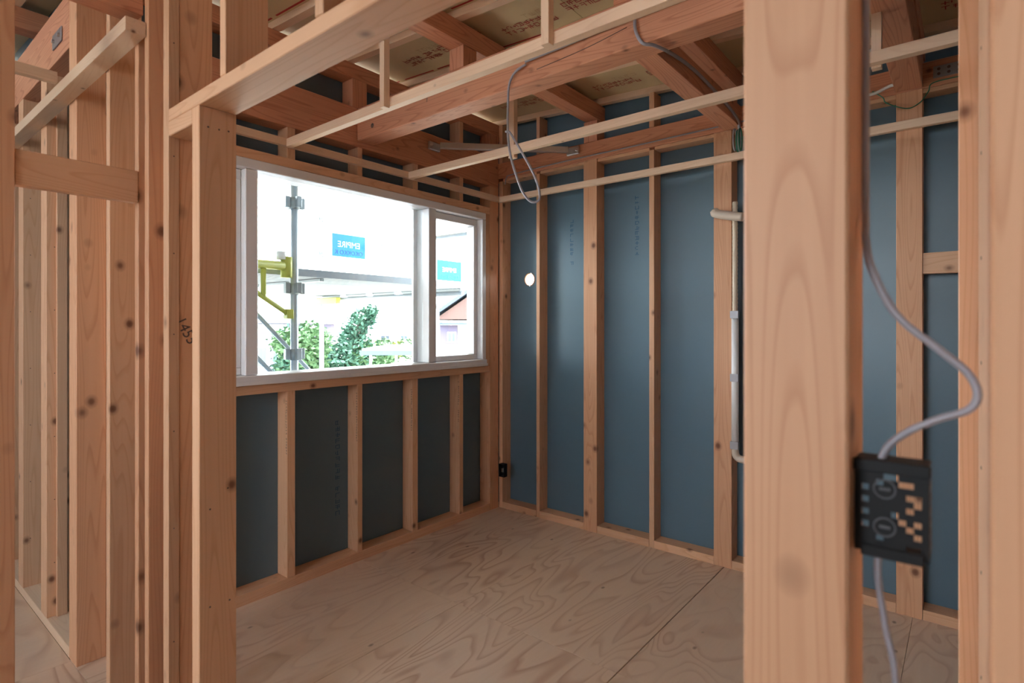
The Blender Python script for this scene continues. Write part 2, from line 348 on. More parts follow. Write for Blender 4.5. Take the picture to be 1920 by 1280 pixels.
# ================================================================== ROOF DECK AND RAFTERS
cl = box('ceiling', (-2.3, -6.6, 3.066), (6.3, .5, 3.10), 'roofm', bevel=0, slope=SL, kind='structure')
cl.location.z = zr(2.0)+.040+.012+.018
DZ = .040
def deck(x0, x1, y0, y1):
    z = zr((x0+x1)/2)+DZ
    return box('deck_panel', (x0+.001, y0+.001, z), (x1-.001, y1-.001, z+.012), 'deck', cl, .0006, slope=SL)
RY = [-3.67, -3.215, -2.76, -2.305, -1.85, -1.38, -.92, -.46]
dk = []
for j, (y0, y1) in enumerate(((-5.9, -4.11), (-4.11, -3.195), (-3.195, -2.285), (-2.285, -1.36), (-1.36, -.44), (-.44, .5))):
    for x0, x1 in ((-2.3, -.45), (-.45, 1.37), (1.37, 3.19), (3.19, 6.3)): dk.append((deck(x0, x1, y0, y1), x0, x1, y0, y1))
for x0, x1 in ((-2.3, 1.5), (1.5, 6.3)):
    z = zr((x0+x1)/2)
    for y in RY+[.02, -4.13, -4.6, -5.1]:
        box('rafter', (x0+.001, y, z), (x1-.001, y+.045, z+DZ-.0005), 'batten', cl, .001, slope=SL)
def deckz(x): return zr(x)+DZ-.001
def redline(d, x0, x1, y):
    z0, z1 = deckz(x0), deckz(x1)
    vs = [Vector((x0, y, z0)), Vector((x1, y, z1)), Vector((x1, y+.012, z1)), Vector((x0, y+.012, z0))]; c = sum(vs, Vector())/4
    link('red_edge_line', mesh_from('red_edge_line', [v-c for v in vs], [(0, 1, 2, 3)]), M['red'], c, d)
for d, x0, x1, y0, y1 in dk:
    if not (-.5 < x0 < 2 and y0 > -3.3): continue
    for y in RY:
        if y0-.1 < y < y1+.1:
            for yy in (y-.024, y+.057):
                if y0 < yy < y1-.012:
                    x = x0+.02
                    while x < x1-.3:
                        L = random.uniform(.25, .5); redline(d, x, min(x+L, x1-.02), yy); x += L+random.uniform(.03, .08)
    if -2.4 < y0 < -.3:
        for k, (ox, oy) in enumerate(((.30, .27), (1.05, .30), (.62, .25), (1.45, .27))):
            X_, Y_ = x0+ox+.35, y0+oy
            a = Vector((1, 0, -SL)).normalized()
            glyphs('warning_print', (X_, Y_, deckz(X_)-.001), a, (0, 1, 0), 9, .036, 'stampred', d, (0, 0, -1), 5+k, rows=2, gap=.12)
            glyphs('maker_print', (X_+.18, Y_-.10, deckz(X_+.18)-.001), a, (0, 1, 0), 4, .035, 'stampfaint', d, (0, 0, -1), 25+k)
# purlins on stub posts
def thing_box(name, lo, hi, mat, label, cat, group=None, **k): return box(name, lo, hi, mat, None, label=label, cat=cat, group=group, **k)
for x0, x1, lab in ((.785, .89, 'square fir purlin resting on a stub post on the main beam'), (1.735, 1.84, 'square fir purlin with a stamped side, above the cross beam'), (2.60, 2.70, 'square fir purlin high above the blocked bay'), (-1.0, -.9, 'fir purlin over the outer wall of the other room')):
    z1 = zr((x0+x1)/2)-.003
    p = thing_box('purlin', (x0, -6.2 if x0 > -.5 else -6.2, z1-.105), (x1, .104 if x0 > -.5 else -2.6, z1), 'fir', lab, 'purlin', 'roof purlins', bevel=.002)
    if 1.7 < x0 < 1.8: glyphs('stamp', (x0+.02, -.85, z1-.106), (0, 1, 0), (1, 0, 0), 8, .018, 'stampdark', p, (0, 0, -1), 3, rows=3, gap=.1)
# main beam and beams along Y
mb = thing_box('main_beam', (.001, -1.32, 2.54), (6, -1.20, 2.735), 'fir', 'long thick fir beam crossing the room, drying cracks on its face', 'beam', bevel=.004)
tube('bolt_hole', [(.15, -1.3212, 2.60), (.15, -1.3195, 2.60)], .014, 'nail', mb, 12)
for P_ in ([(1.35, -1.3208, 2.585), (1.6, -1.3208, 2.60), (1.8, -1.3208, 2.625)], [(1.42, -1.3208, 2.66), (1.42, -1.3208, 2.70)], [(.62, -1.3208, 2.62), (.625, -1.3208, 2.67)]):
    tube('drying_crack', P_, .0016, 'nail', mb, 6)
for x0, lab in ((.787, 'short square stub post standing on the main beam'), (1.737, 'short square stub post on the main beam over the cross beam')):
    thing_box('stub_post', (x0, -1.318, 2.7352), (x0+.10, -1.218, zr(x0+.05)-.109), 'fir', lab, 'post', bevel=.002)
thing_box('cross_beam', (1.742, -1.199, 2.575), (1.845, -.001, 2.695), 'fir', 'grainy fir beam joining the main beam to the blue-bay wall', 'beam', bevel=.003)
thing_box('cross_beam', (2.585, -1.199, 2.580), (2.695, -.001, 2.735), 'fir', 'wavy-grained fir beam landing on the post beside the blocked bay', 'beam', bevel=.003)
# ceiling battens
BL = 2.385
def batten(lo, hi, lab): return thing_box('ceiling_batten', lo, hi, 'batten', lab, 'batten', 'pale ceiling battens', bevel=.001)
batten((.031, -1.79, BL), (2.66, -1.755, BL+.042), 'pale ceiling batten hung just in front of the main beam')
b2 = batten((.031, -.945, BL), (2.85, -.91, BL+.042), 'pale ceiling batten hung between the main beam and the blue-bay wall')
batten((.031, -.031, BL), (2.9, -.001, BL+.042), 'pale ceiling batten nailed along the tops of the blue bays')
batten((.001, -2.55, BL+.005), (.030, -.0, BL+.045), 'ceiling batten nailed along the short studs above the window')
batten((-1.6, -2.75, 2.372), (.775, -2.692, 2.418), 'pale ceiling batten fixed to the stud row of the other room')
batten((-.06, -6.1, 2.42), (-.025, -2.752, 2.462), 'orange batten running back over the other room')
def hanger(lo, hi, lab): return thing_box('hanger_strip', lo, hi, 'batten', lab, 'hanger', 'upright hanger strips', bevel=.001)
hanger((.866, -1.822, 2.378), (.897, -1.791, 2.92), 'upright hanger strip on the front batten near the stub post')
hanger((1.738, -1.822, 2.378), (1.77, -1.791, 2.88), 'upright hanger strip on the front batten with the warning print behind')
hanger((.845, -.909, 2.372), (.885, -.875, zr(.865)-.11), 'upright hanger strip where the looped cable crosses the batten')
hanger((2.586, -.909, 2.378), (2.618, -.875, zr(2.6)-.11), 'upright hanger strip beside the wavy-grained beam')
# steel corner brace
br = empty('corner_brace', (.36, -.36, 2.66), 'galvanised steel corner brace bolted diagonally between the two wall beams', 'brace')
d = Vector((1, 1, 0)).normalized(); q = Vector((1, -1, 0)).normalized()
def obox(name, c, ax, half, mat, parent):
    vs = [Vector(c)-wloc(parent)+ax[0]*(sx*half[0])+ax[1]*(sy*half[1])+ax[2]*(sz*half[2]) for sz in (-1, 1) for sx, sy in ((-1,-1), (-1,1), (1,1), (1,-1))]
    bm = bmesh.new(); vv = [bm.verts.new(v) for v in vs]
    for f in QUADS: bm.faces.new([vv[i] for i in f])
    bmesh.ops.bevel(bm, geom=bm.edges[:], offset=.003, segments=1, affect='EDGES'); bmesh.ops.recalc_face_normals(bm, faces=bm.faces[:])
    me = bpy.data.meshes.new(name); bm.to_mesh(me); bm.free()
    o = bpy.data.objects.new(name, me); COL.objects.link(o); me.materials.append(M[mat]); o.parent = parent; return o
axs = (d, q, Vector((0, 0, 1)))
obox('tube', (.372, -.372, 2.657), axs, (.445, .017, .020), 'steel', br)
obox('end_bracket', (.012, -.70, 2.657), (Vector((1,0,0)), Vector((0,1,0)), Vector((0,0,1))), (.011, .05, .027), 'steel', br)
obox('end_bracket', (.70, -.012, 2.657), (Vector((1,0,0)), Vector((0,1,0)), Vector((0,0,1))), (.05, .011, .027), 'steel', br)
for p in ((.026, -.735, 2.657), (.735, -.026, 2.657)): tube('bolt', [Vector(p)-q*.004, Vector(p)+q*.012], .010, 'steel', br, 6, False)
# ================================================================== PARTITION IN FRONT (y = -2.69 .. -2.585)
PY0, PY1 = -2.69, -2.585
def member(name, x0, x1, z0, z1, mat, lab, cat, y0=PY0, y1=PY1, group=None, bv=.002):
    return thing_box(name, (x0, y0, z0), (x1, y1, z1), mat, lab, cat, group, bevel=bv)
NAIL = {}
def nails(parent, pts, nrm, r=.0028):
    key = (nrm, r)
    if key not in NAIL:
        n = Vector(nrm); t = n.orthogonal().normalized(); b = n.cross(t)
        NAIL[key] = mesh_from('nail_head', [n*h+(t*math.cos(a*math.pi/4)+b*math.sin(a*math.pi/4))*r*f for h, f in ((0, 1), (.0009, .8)) for a in range(8)], [tuple(range(8, 16))]+[(k, (k+1) % 8, 8+(k+1) % 8, 8+k) for k in range(8)])
    for p in pts: link('nail_head', NAIL[key], M['nail'], p, parent)
p = member('wall_post', 2.662, 2.768, 0, zr(2.77)-.004, 'post', 'thick square spruce post with the black outlet box on its side', 'post', bv=.003)
h = member('door_header', .9585, 2.6615, 2.052, 2.092, 'pale', 'pale header spanning the wide opening on top of the jamb stud', 'header')
j = member('jamb_stud', 1.130, 1.177, 0, 2.0515, 'pale', 'pale jamb stud under the header, three nails near its top', 'stud')
nails(j, [(1.177, y, z) for y, z in ((-2.665, 1.995), (-2.635, 1.995), (-2.608, 1.997), (-2.66, .9), (-2.61, .95), (-2.66, .62), (-2.605, .62))], (1, 0, 0))
member('packing_block', .9585, 1.1295, 2.008, 2.0515, 'pale', 'short block under the header end beside the jamb stud', 'block')
s1 = member('wall_stud', .916, .958, 0, 2.95, 'pale', 'narrow pale stud strip butting the end of the header', 'stud', PY0, -2.660, bv=.001)
nails(s1, [(.958, -2.675, z) for z in (.45, .8, 1.1, 1.4, 1.65, 1.95, 2.3)], (1, 0, 0), .0022)
s2 = member('wall_post', .853, .956, 0, 2.945, 'post', 'knotty square post with a handwritten number, behind the narrow stud strip', 'post', -2.6595, -2.56)
lettering('handwritten_number', '1455', .045, 'stampdark', (.9568, -2.640, 1.41), (0, .45, -.9), (0, .9, .45), s2)
s3 = member('wall_stud', .756, .789, 0, 2.94, 'post', 'orange knotty stud next to the knotty square post', 'stud')
member('wall_stud', .664, .697, 0, 2.44, 'post', 'reddish stud squeezed in where the short side wall starts', 'stud')
s5 = member('wall_stud', .363, .400, 0, 2.95, 'pale', 'wide-faced pale stud with arched grain above the horizontal board', 'stud')
cp = member('wall_post', -.130, -.024, 0, 2.95, 'post', 'knotty corner post standing at the end of the pale bottom plate', 'post')
wl = empty('wall_left', (-1, -2.69, 0), kind='structure')
box('bottom_plate', (-2.0, PY0, 0), (-.131, PY1, .045), 'batten', wl)
for a, b in ((-1.55, -1.50), (-1.10, -.995), (-.615, -.51)):
    s = box('post', (a, PY0, .0455), (b, PY1, 2.619), 'pale', wl)
    nails(s, [(b, -2.66, z) for z in (.3, .6, .9, 1.2, 1.5, 1.8, 2.1)], (1, 0, 0), .0025)
box('batten', (-.509, PY0+.035, .0455), (-.49, PY0+.075, 2.5), 'pale', wl)
for a, b in ((-2.0, -1.03), (-1.03, -.119)): box('sheathing_panel', (a+.001, PY1+.001, -.02), (b-.001, PY1+.013, zr((a+b)/2)+.0385), 'sheath', wl, .001, slope=SL)
box('wall_beam', (-2.0, PY0, 2.62), (-.131, PY1, 2.86), 'fir', wl)
hp = empty('strap_plate', (-.3, PY0-.004, 2.68), 'dark steel strap plate bolted to the shaded beam of the other room', 'bracket')
box('plate', (-.38, PY0-.006, 2.68), (-.23, PY0-.001, 2.745), 'plate', hp)
for x in (-.35, -.26): tube('bolt', [(x, PY0-.014, 2.712), (x, PY0-.005, 2.712)], .009, 'steel', hp, 6, False)
# studs above the header
for x0, lab in ((1.308, 'wide upright stud standing on the header end nearest the jamb'), (1.765, 'upright stud standing mid-way along the header'), (2.22, 'upright stud standing on the header toward the square post')):
    member('upper_stud', x0, x0+.032, 2.0925, zr(x0)-.115, 'pale', lab, 'stud', PY0, -2.572)
# short side wall Q coming toward the camera
member('near_post', .60, .705, 0, 2.449, 'post', 'orange post closest along the short side wall, carrying the horizontal board', 'post', -3.112, -3.006)
q_ = member('rail_board', .664, .70, 1.84, 1.945, 'pale', 'horizontal board with one knot between the near post and the stud row', 'board', -3.0055, -2.6905)
member('top_rail', .664, .752, 2.45, 2.55, 'fir', 'dark-shaded top rail over the short side wall', 'rail', -4.6, -2.692)
# right-hand end: near post, board and end stud
member('near_post', 2.881, 2.99, 0, 2.80, 'post', 'blurred thick post with big knots right beside the cable bend', 'post', bv=.003)
pb = member('edge_board', 2.881, 2.893, 0, 2.80, 'pale', 'narrow board edge with a row of nails behind the blurred post', 'board', -2.584, -1.93, bv=.0008)
nails(pb, [(2.881, -2.25, .25+.16*k) for k in range(14)], (-1, 0, 0), .003)
member('end_stud', 2.850, 2.955, 0, 2.82, 'pale', 'plain pale stud where the ceiling battens end', 'stud', -1.928, -1.83)
box('blocking', (2.695, .004, 1.677), (2.84, .06, 1.778), 'pale', wb)
box('stud', (2.84, .004, .0505), (2.872, .105, 2.575), 'pale', wb)
# rest of the shell behind and beside the viewer
wr = empty('wall_right', (6, -3, 0), kind='structure'); box('siding_panel', (6, -6.3, 0), (6.012, .117, 2.70), 'sheath', wr)
wx = empty('wall_far_left', (-2, -4.5, 0), kind='structure'); box('siding_panel', (-2.012, -6.3, 0), (-2, -2.58, 3.1), 'sheath', wx)
wk = empty('wall_rear', (2, -6.3, 0), kind='structure')
for lo, hi in (((-2, -6.312, 0), (6, -6.3, .25)), ((-2, -6.312, 2.45), (6, -6.3, 2.7)), ((-2, -6.312, .251), (.8, -6.3, 2.449)), ((1.95, -6.312, .251), (6, -6.3, 2.449)), ((.8005, -6.312, .251), (1.9495, -6.3, 1.15))):  # opening between these panels is invented, unseen, sized for the light it admits
    box('wall_panel', lo, hi, 'sheath', wk)
# ================================================================== CABLES AND FITTINGS
tube('cable', [(1.296, -1.335, 2.632), (1.487, -1.335, 2.638), (1.698, -1.335, 2.645), (1.865, -1.335, 2.648), (2.4, -1.335, 2.65)], .0075, 'cable', label='grey cable clipped along the face of the main beam', cat='cable')
tube('cable', [(1.30, -1.336, 2.617), (1.24, -1.337, 2.60), (1.205, -1.34, 2.55), (1.197, -1.34, 2.45), (1.197, -1.34, 2.32), (1.212, -1.34, 2.22), (1.25, -1.34, 2.11), (1.291, -1.34, 2.027), (1.335, -1.34, 1.985), (1.378, -1.34, 1.99), (1.372, -1.34, 2.05), (1.335, -1.34, 2.13), (1.285, -1.34, 2.21), (1.212, -1.34, 2.32), (1.183, -1.34, 2.335)], .0055, 'cable', label='grey cable end hanging in a long loop over the batten', cat='cable')
tube('cable', [(1.842, -1.337, 2.64), (1.849, -1.34, 2.584), (1.876, -1.337, 2.532), (1.905, -1.30, 2.528), (1.925, -1.22, 2.531)], .0065, 'cable', label='grey cable branch dropping under the main beam', cat='cable')
tube('cable', [(1.853, -1.18, 2.60), (1.853, -.8, 2.64), (1.853, -.4, 2.63), (1.85, -.1, 2.60), (1.84, -.02, 2.56)], .008, 'cable', label='grey cable running along the side of the cross beam', cat='cable')
tube('cable', [(.071, -.008, 2.523), (.087, -.008, 2.57), (.151, -.008, 2.588), (.64, -.008, 2.60), (1.141, -.008, 2.60), (1.434, -.008, 2.603), (1.852, -.008, 2.605), (2.2, -.008, 2.605)], .0045, 'cable', label='thin grey cable stapled along the beam over the blue bays', cat='cable')
rc = tube('cable', [(2.773, -2.60, 2.9), (2.773, -2.60, 1.9), (2.773, -2.605, 1.60), (2.775, -2.62, 1.545), (2.777, -2.635, 1.52), (2.784, -2.64, 1.486), (2.806, -2.64, 1.438), (2.842, -2.64, 1.402), (2.865, -2.64, 1.379), (2.8725, -2.64, 1.358), (2.865, -2.64, 1.342), (2.842, -2.64, 1.331), (2.815, -2.64, 1.314), (2.797, -2.642, 1.295), (2.789, -2.645, 1.27)], .0039, 'cable', label='grey cable running down the square post and bending out to the outlet box', cat='cable')
tube('cable', [(2.789, -2.64, 1.19), (2.789, -2.64, 1.15), (2.796, -2.64, 1.10), (2.806, -2.64, 1.03), (2.812, -2.64, .8), (2.80, -2.64, .5)], .0036, 'cable', label='grey cable leaving the bottom of the outlet box', cat='cable')
# coil of green and grey wire
ci = empty('wire_coil', (1.835, -.03, 2.5), 'small coil of green and grey wire hanging by the conduit', 'wire coil')
for k, (m_, dx) in enumerate((('green', 0), ('cable', .012), ('green', .02), ('cable', -.008))):
    tube('wire_loop', [(1.835+dx, -.03-.01*k+.03*math.cos(a), 2.49+.062*math.sin(a)) for a in [i*math.pi/6 for i in range(13)]], .004, m_, ci, 6)
tube('wire', [(2.42, -.012, 2.60), (2.50, -.012, 2.597), (2.57, -.012, 2.618), (2.62, -.03, 2.60)], .008, 'white', label='white wire bundle on the beam left of the wavy-grained beam', cat='cable')
tube('wire', [(2.49, -.01, 2.61), (2.534, -.01, 2.567), (2.55, -.008, 2.536), (2.633, -.008, 2.49), (2.686, -.008, 2.508), (2.717, -.008, 2.551), (2.737, -.008, 2.588), (2.86, -.008, 2.592)], .0025, 'green', label='thin green wire sagging across the top of the post', cat='wire')
bp = empty('beam_strap', (2.79, -.003, 2.63), 'grey steel strap with bolt holes on the beam above the blocked bay', 'bracket')
box('plate', (2.735, -.005, 2.61), (2.87, -.001, 2.665), 'plate', bp)
for i in range(3):
    for zz in (2.626, 2.649): tube('bolt', [(2.757+.038*i, -.0075, zz), (2.757+.038*i, -.004, zz)], .007, 'nail', bp, 8, False)
# conduit beside post B
co = empty('conduit', (1.812, -.02, .6), 'beige conduit strapped beside the wide post of the blue bays', 'conduit')
tube('flexible_conduit', [(1.81, .0, 1.50+.012*i) for i in range(55)], .016, 'beige', co, 10, curve=False, ribs=.86)
tube('rigid_pipe', [(1.81, .0, .72), (1.81, .0, 1.50)], .020, 'white', co, 14)
tube('elbow', [(1.81, .0, .73), (1.812, .0, .68), (1.83, .0, .655), (1.87, .0, .65)], .021, 'wrap', co, 12)
for z in (1.49, 1.123, .73): box('pipe_strap', (1.787, -.022, z-.022), (1.834, .0, z+.022), 'plate', co, .001)
tube('pipe_stub', [(1.70, -.029, 2.10), (1.715, -.036, 2.085), (1.80, -.045, 2.06), (1.87, -.05, 2.045)], .027, 'wrap', label='wrapped pipe stub poking out across the wide post', cat='pipe')
# small outlet box in the corner
ob = empty('outlet_box', (.04, -.02, .30), 'small black outlet box low in the corner of the room', 'outlet box')
box('back', (.037, -.006, .255), (.088, .0, .355), 'black', ob)
for lo, hi in (((.037, -.04, .255), (.041, -.0062, .355)), ((.084, -.04, .255), (.088, -.0062, .355)), ((.0412, -.04, .255), (.0838, -.0062, .259)), ((.0412, -.04, .351), (.0838, -.0062, .355))): box('side', lo, hi, 'black', ob, .001)
box('tab', (.052, -.03, .29), (.073, -.008, .32), 'plate', ob, .002)
# large outlet box on the square post
ox0, ox1, oz0, oz1, oy = 2.7695, 2.835, 1.186, 1.284, -2.660
bx = empty('outlet_box', (2.80, oy, 1.19), 'black plastic outlet box with punched holes on the side of the square post', 'outlet box')
NX, NZ = 10, 15
holes = {(4,12), (5,12), (6,11), (3,11), (7,11), (8,9), (8,8), (6,5), (7,7), (8,5), (7,4), (1,4), (1,6), (1,8), (1,10), (8,1), (7,1), (6,0), (3,2), (8,3), (5,6), (7,9)}
vs_, fs_ = [], []
for i in range(NX):
    for k in range(NZ):
        if (i, k) in holes: continue
        a, b = ox0+(ox1-ox0)*i/NX, ox0+(ox1-ox0)*(i+1)/NX; c, e = oz0+(oz1-oz0)*k/NZ, oz0+(oz1-oz0)*(k+1)/NZ
        n0 = len(vs_); vs_ += [(x, y, z) for z in (c, e) for x, y in ((a, oy), (a, oy+.0025), (b, oy+.0025), (b, oy))]; fs_ += [tuple(v+n0 for v in f) for f in QUADS]
cc = Vector((2.80, oy, 1.237)); link('face_plate', mesh_from('face_plate', [Vector(v)-cc for v in vs_], fs_), M['black'], cc, bx)
for lo, hi in (((ox0, oy+.003, oz1-.003), (ox1, oy+.036, oz1)), ((ox0, oy+.003, oz0), (ox1, oy+.036, oz0+.003))): box('side', lo, hi, 'black', bx, .0008)
for k in range(7):
    z = oz0+.006+k*.0125
    for x in (ox0, ox1-.003): box('side_bar', (x, oy+.003, z), (x+.003, oy+.036, z+.0085), 'black', bx, .0005)
box('top_rim', (ox0-.001, oy-.004, oz1-.012), (ox1+.001, oy-.0005, oz1+.001), 'black', bx, .001)
box('bottom_rim', (ox0+.006, oy-.004, oz0-.004), (ox1-.004, oy-.0005, oz0+.008), 'black', bx, .001)
for z in (1.255, 1.215):
    tube('knockout_ring', [(2.797+.0095*math.cos(a), oy-.0012, z+.0095*math.sin(a)) for a in [i*math.pi/8 for i in range(17)]], .0010, 'ring', bx, 6)
    box('knockout_slot', (2.792, oy-.002, z-.0015), (2.802, oy-.0003, z+.0015), 'ring', bx, .0003)
# silver flexible ducts above
for P_, lab in (([(1.03, -2.2, 2.86), (1.20, -2.15, 2.80), (1.36, -2.05, 2.80), (1.6, -1.95, 2.85)], 'silver flexible duct glimpsed above the header'), ([(2.36, -.35, 2.66), (2.44, -.32, 2.67), (2.52, -.26, 2.69), (2.56, -.2, 2.72)], 'silver flexible duct end beside the wavy-grained beam')):
    tube('flexible_duct', cat_rom(P_, 14), .045 if 'header' in lab else .03, 'steel', None, 12, False, False, .85, label=lab, cat='duct')
# ================================================================== OUTSIDE: GROUND AND SCAFFOLD
bpy.ops.object.select_all(action='DESELECT')
gm = mesh_from('ground', [(-160, -120, -2.95), (60, -120, -2.95), (60, 170, -2.95), (-160, 170, -2.95)], [(0, 1, 2, 3)])
tag(link('ground', gm, M['ground']), kind='structure')
R0 = .0243
GR = 'scaffold around the house'
def pole(x, y, z0, z1, lab, clamps=()):
    e = empty('scaffold_pole', (x, y, z0), lab, 'scaffold pole', GR)
    tube('tube', [(x, y, z0), (x, y, z1)], R0, 'pipe', e, 14)
    for z in clamps:
        tube('collar', [(x, y, z-.035), (x, y, z+.035)], .034, 'clamp', e, 12)
        for dx, dy in ((.05, 0), (-.05, 0), (0, .05), (0, -.05)): box('wedge_pocket', (x+dx-.016, y+dy-.016, z-.03), (x+dx+.016, y+dy+.016, z+.04), 'clamp', e, .003)
    return e
IX, OX = -.50, -2.85
pole(IX, -1.44, -2.95, 4.2, 'steel scaffold pole standing close outside the big pane', (2.21, 1.66, 1.24, .3))
pole(IX, .30, -2.95, 4.2, 'steel scaffold pole seen at the edge of the side sash', (2.21, 1.66, .6))
pole(OX, .24, -2.95, 2.75, 'outer scaffold pole at the platform corner', (2.65, 2.25, 1.70, .47))
pole(OX, 2.04, -2.95, 3.6, 'outer scaffold pole beyond the side sash with the second sign', (2.65, 2.25, 1.70, .47))
pole(OX, -1.56, -2.95, 3.6, 'outer scaffold pole hidden behind the jamb side', (2.65, 2.25))
def rail(a, b, lab, r=.0215, mat='pipe'): return tube('scaffold_rail', [a, b], r, mat, None, 12, label=lab, cat='scaffold rail', group=GR)
rail((OX, -1.51, 2.65), (OX, .185, 2.65), 'upper scaffold rail along the outer row left of the corner pole')
rail((OX+.07, .242, 2.65), (IX-.04, .30, 2.65), 'upper scaffold rail crossing from the corner pole to the house')
rail((OX+.07, .242, 2.25), (IX-.04, .30, 2.25), 'middle scaffold rail crossing behind the blue sign')
rail((OX, .295, 2.65), (OX, 1.985, 2.65), 'upper scaffold rail going on past the second sign')
for k in range(3):
    z0 = -(0, .27, .85)[k]
    rail((IX-.085, -1.84, z0+1.70), (IX-.085, -.6, z0+.42), ('thin diagonal brace crossing the near pole at clamp height', 'thin diagonal brace below the clamp of the near pole', 'lowest thin diagonal brace on the near pole')[k], .014)
for k in range(5):
    x1 = IX-.036-k*.452; x0 = x1-.444
    e = empty('scaffold_plank', ((x0+x1)/2, -1.5, 1.75), ('ribbed steel plank of the scaffold platform lying closest to the window wall', 'second ribbed steel plank out from the window wall', 'middle ribbed steel plank of the scaffold platform', 'ribbed steel plank next to the outermost plank of the platform', 'outermost ribbed steel plank of the scaffold platform')[k], 'scaffold plank', 'planks of the scaffold platform')
    poly = []; n = 9
    for i in range(n):
        xa = x0+(x1-x0)*i/n; xb = x0+(x1-x0)*(i+.5)/n; xc = x0+(x1-x0)*(i+1)/n
        poly += [(xa, 1.752), (xb-.004, 1.752), (xb, 1.764), (xc-.004, 1.764)]
    poly += [(x1, 1.752), (x1, 1.80), (x0, 1.80)]
    prism('ribbed_board', poly, 'y', -2.50, .20, 'deckst', e)
    for y in (-2.5, -1.2, .17): box('end_hook', (x0+.05, y, 1.73), (x1-.05, y+.03, 1.7515), 'clamp', e, .003)
rail((OX+.07, .185, 1.708), (IX-.075, .185, 1.708), 'tube bearing the platform planks next to the corner pole')
rail((OX+.07, -2.485, 1.708), (IX-.075, -2.485, 1.708), 'tube bearing the far ends of the platform planks behind the jamb')
bk = empty('scaffold_bracket', (IX, -1.48, 1.6), 'yellow-green triangular scaffold bracket on the near pole', 'bracket')
tube('arm', [(IX+.03, -1.53, 1.80), (IX+.03, -2.35, 1.80)], .028, 'yellow', bk, 14)
tube('strut', [(IX+.03, -1.50, 1.50), (IX+.03, -1.95, 1.78)], .016, 'yellow', bk, 8)
tube('post_strut', [(IX+.03, -1.66, 1.60), (IX+.03, -1.66, 1.79)], .016, 'yellow', bk, 8)
tube('clamp_ring', [(IX+.015, -1.503, 1.73), (IX+.015, -1.503, 1.86)], .036, 'yellow', bk, 12)
tube('clamp_knob', [(IX+.02, -1.54, 1.84), (IX+.02, -1.54, 1.89)], .03, 'white', bk, 12)
box('foot', (IX-.0, -1.515, 1.47), (IX+.05, -1.470, 1.53), 'yellow', bk, .004)
tag(box('scaffold_rail', (OX+.03, .10, 1.66), (OX+.5, .15, 1.728), 'yellow', bevel=.005), 'short yellow-green bearer under the platform corner', 'scaffold rail', GR)
def sign(x, y0, y1, zc, hh, lab, tie):
    e = empty('site_sign', (x, (y0+y1)/2, zc-hh), lab, 'sign', 'blue scaffold signs')
    box('sheet', (x-.004, y0, zc-hh), (x+.004, y1, zc+hh), 'bluesign', e, .001)
    for lo, hi in (((x-.006, y0-.012, zc-hh-.012), (x+.006, y0, zc+hh+.012)), ((x-.006, y1, zc-hh-.012), (x+.006, y1+.012, zc+hh+.012)), ((x-.006, y0, zc-hh-.012), (x+.006, y1, zc-hh)), ((x-.006, y0, zc+hh), (x+.006, y1, zc+hh+.012))): box('hem', lo, hi, 'white', e, .001)
    yc = (y0+y1)/2
    lettering('lettering', 'EMPIRE', .085, 'signtext', (x+.0048, yc, zc+.01), (0, -1, 0), (0, 0, 1), e)
    lettering('lettering', 'OKOKKO K', .062, 'signdark', (x+.0048, yc, zc-hh*.62), (0, -1, 0), (0, 0, 1), e)
    tube('tie', [(x, y1+.006, zc+hh*.3), tie], .005, 'white', e, 6)
sign(-2.0, -.184, .206, 2.226, .112, 'blue site sign with mirrored white lettering behind the big pane', (-2.0, .235, 2.255))
sign(-2.60, 1.79, 2.25, 2.165, .135, 'paler blue site sign with mirrored lettering behind the side sash', (-2.8, 2.06, 2.25))
# ================================================================== OUTSIDE: NEIGHBOURHOOD (street grid turned 39 degrees to the house)
YAW = math.radians(39.04); O = Vector((2.865, -3.367, 0)); RV = Vector((math.cos(YAW), math.sin(YAW), 0)); VV = Vector((-math.sin(YAW), math.cos(YAW), 0))
def nb(l, d, z): return O+RV*l+VV*d+Vector((0, 0, z))
def nbox(name, l0, l1, d0, d1, z0, z1, mat, parent, taper=None):
    vs = []
    for z in (z0, z1):
        for l, dd in ((l0, d0), (l0, d1), (l1, d1), (l1, d0)): vs.append(nb(l, dd, z))
    if taper:   # hip or gable top: pull the top rectangle in
        tl, td = taper; L0, L1, D0, D1 = l0+tl, l1-tl, d0+td, d1-td
        vs[4:] = [nb(L0, D0, z1), nb(L0, D1, z1), nb(L1, D1, z1), nb(L1, D0, z1)]
    c = sum(vs, Vector())/8; me = mesh_from(name, [v-c for v in vs], QUADS); bm = bmesh.new(); bm.from_mesh(me); bmesh.ops.recalc_face_normals(bm, faces=bm.faces[:]); bm.to_mesh(me); bm.free()
    return link(name, me, M[mat], c, parent)
G = -2.95
def win(l0, l1, z0, z1, d, parent):
    f = nbox('window', l0, l1, d-.06, d-.001, z0, z1, 'white', parent)
    mid = (l0+l1)/2; nbox('pane', l0+.06, mid-.03, d-.09, d-.061, z0+.06, z1-.06, 'hglass', f); nbox('pane', mid+.03, l1-.06, d-.09, d-.061, z0+.06, z1-.06, 'hglass', f)
e = empty('house', nb(-19, 38, G), 'mauve neighbour house with a flat blue roof edge behind the near scaffold pole', 'house')
nbox('wall', -27, -13.9, 35, 44, G, 1.55, 'mauve', e); nbox('roof', -27.6, -13.3, 34.4, 44.6, 1.56, 2.1, 'tile', e, (1.2, 2)); nbox('white_band', -27, -13.9, 34.9, 34.99, 1.0, 1.5, 'offwhite', e)
win(-16.6, -15.2, -1.2, 0.1, 35, e); win(-14.9, -14.2, -1.9, -.2, 35, e)
e = empty('house', nb(-16, 78, G), 'far pale house with a gabled blue-grey roof behind the shrubs', 'house')
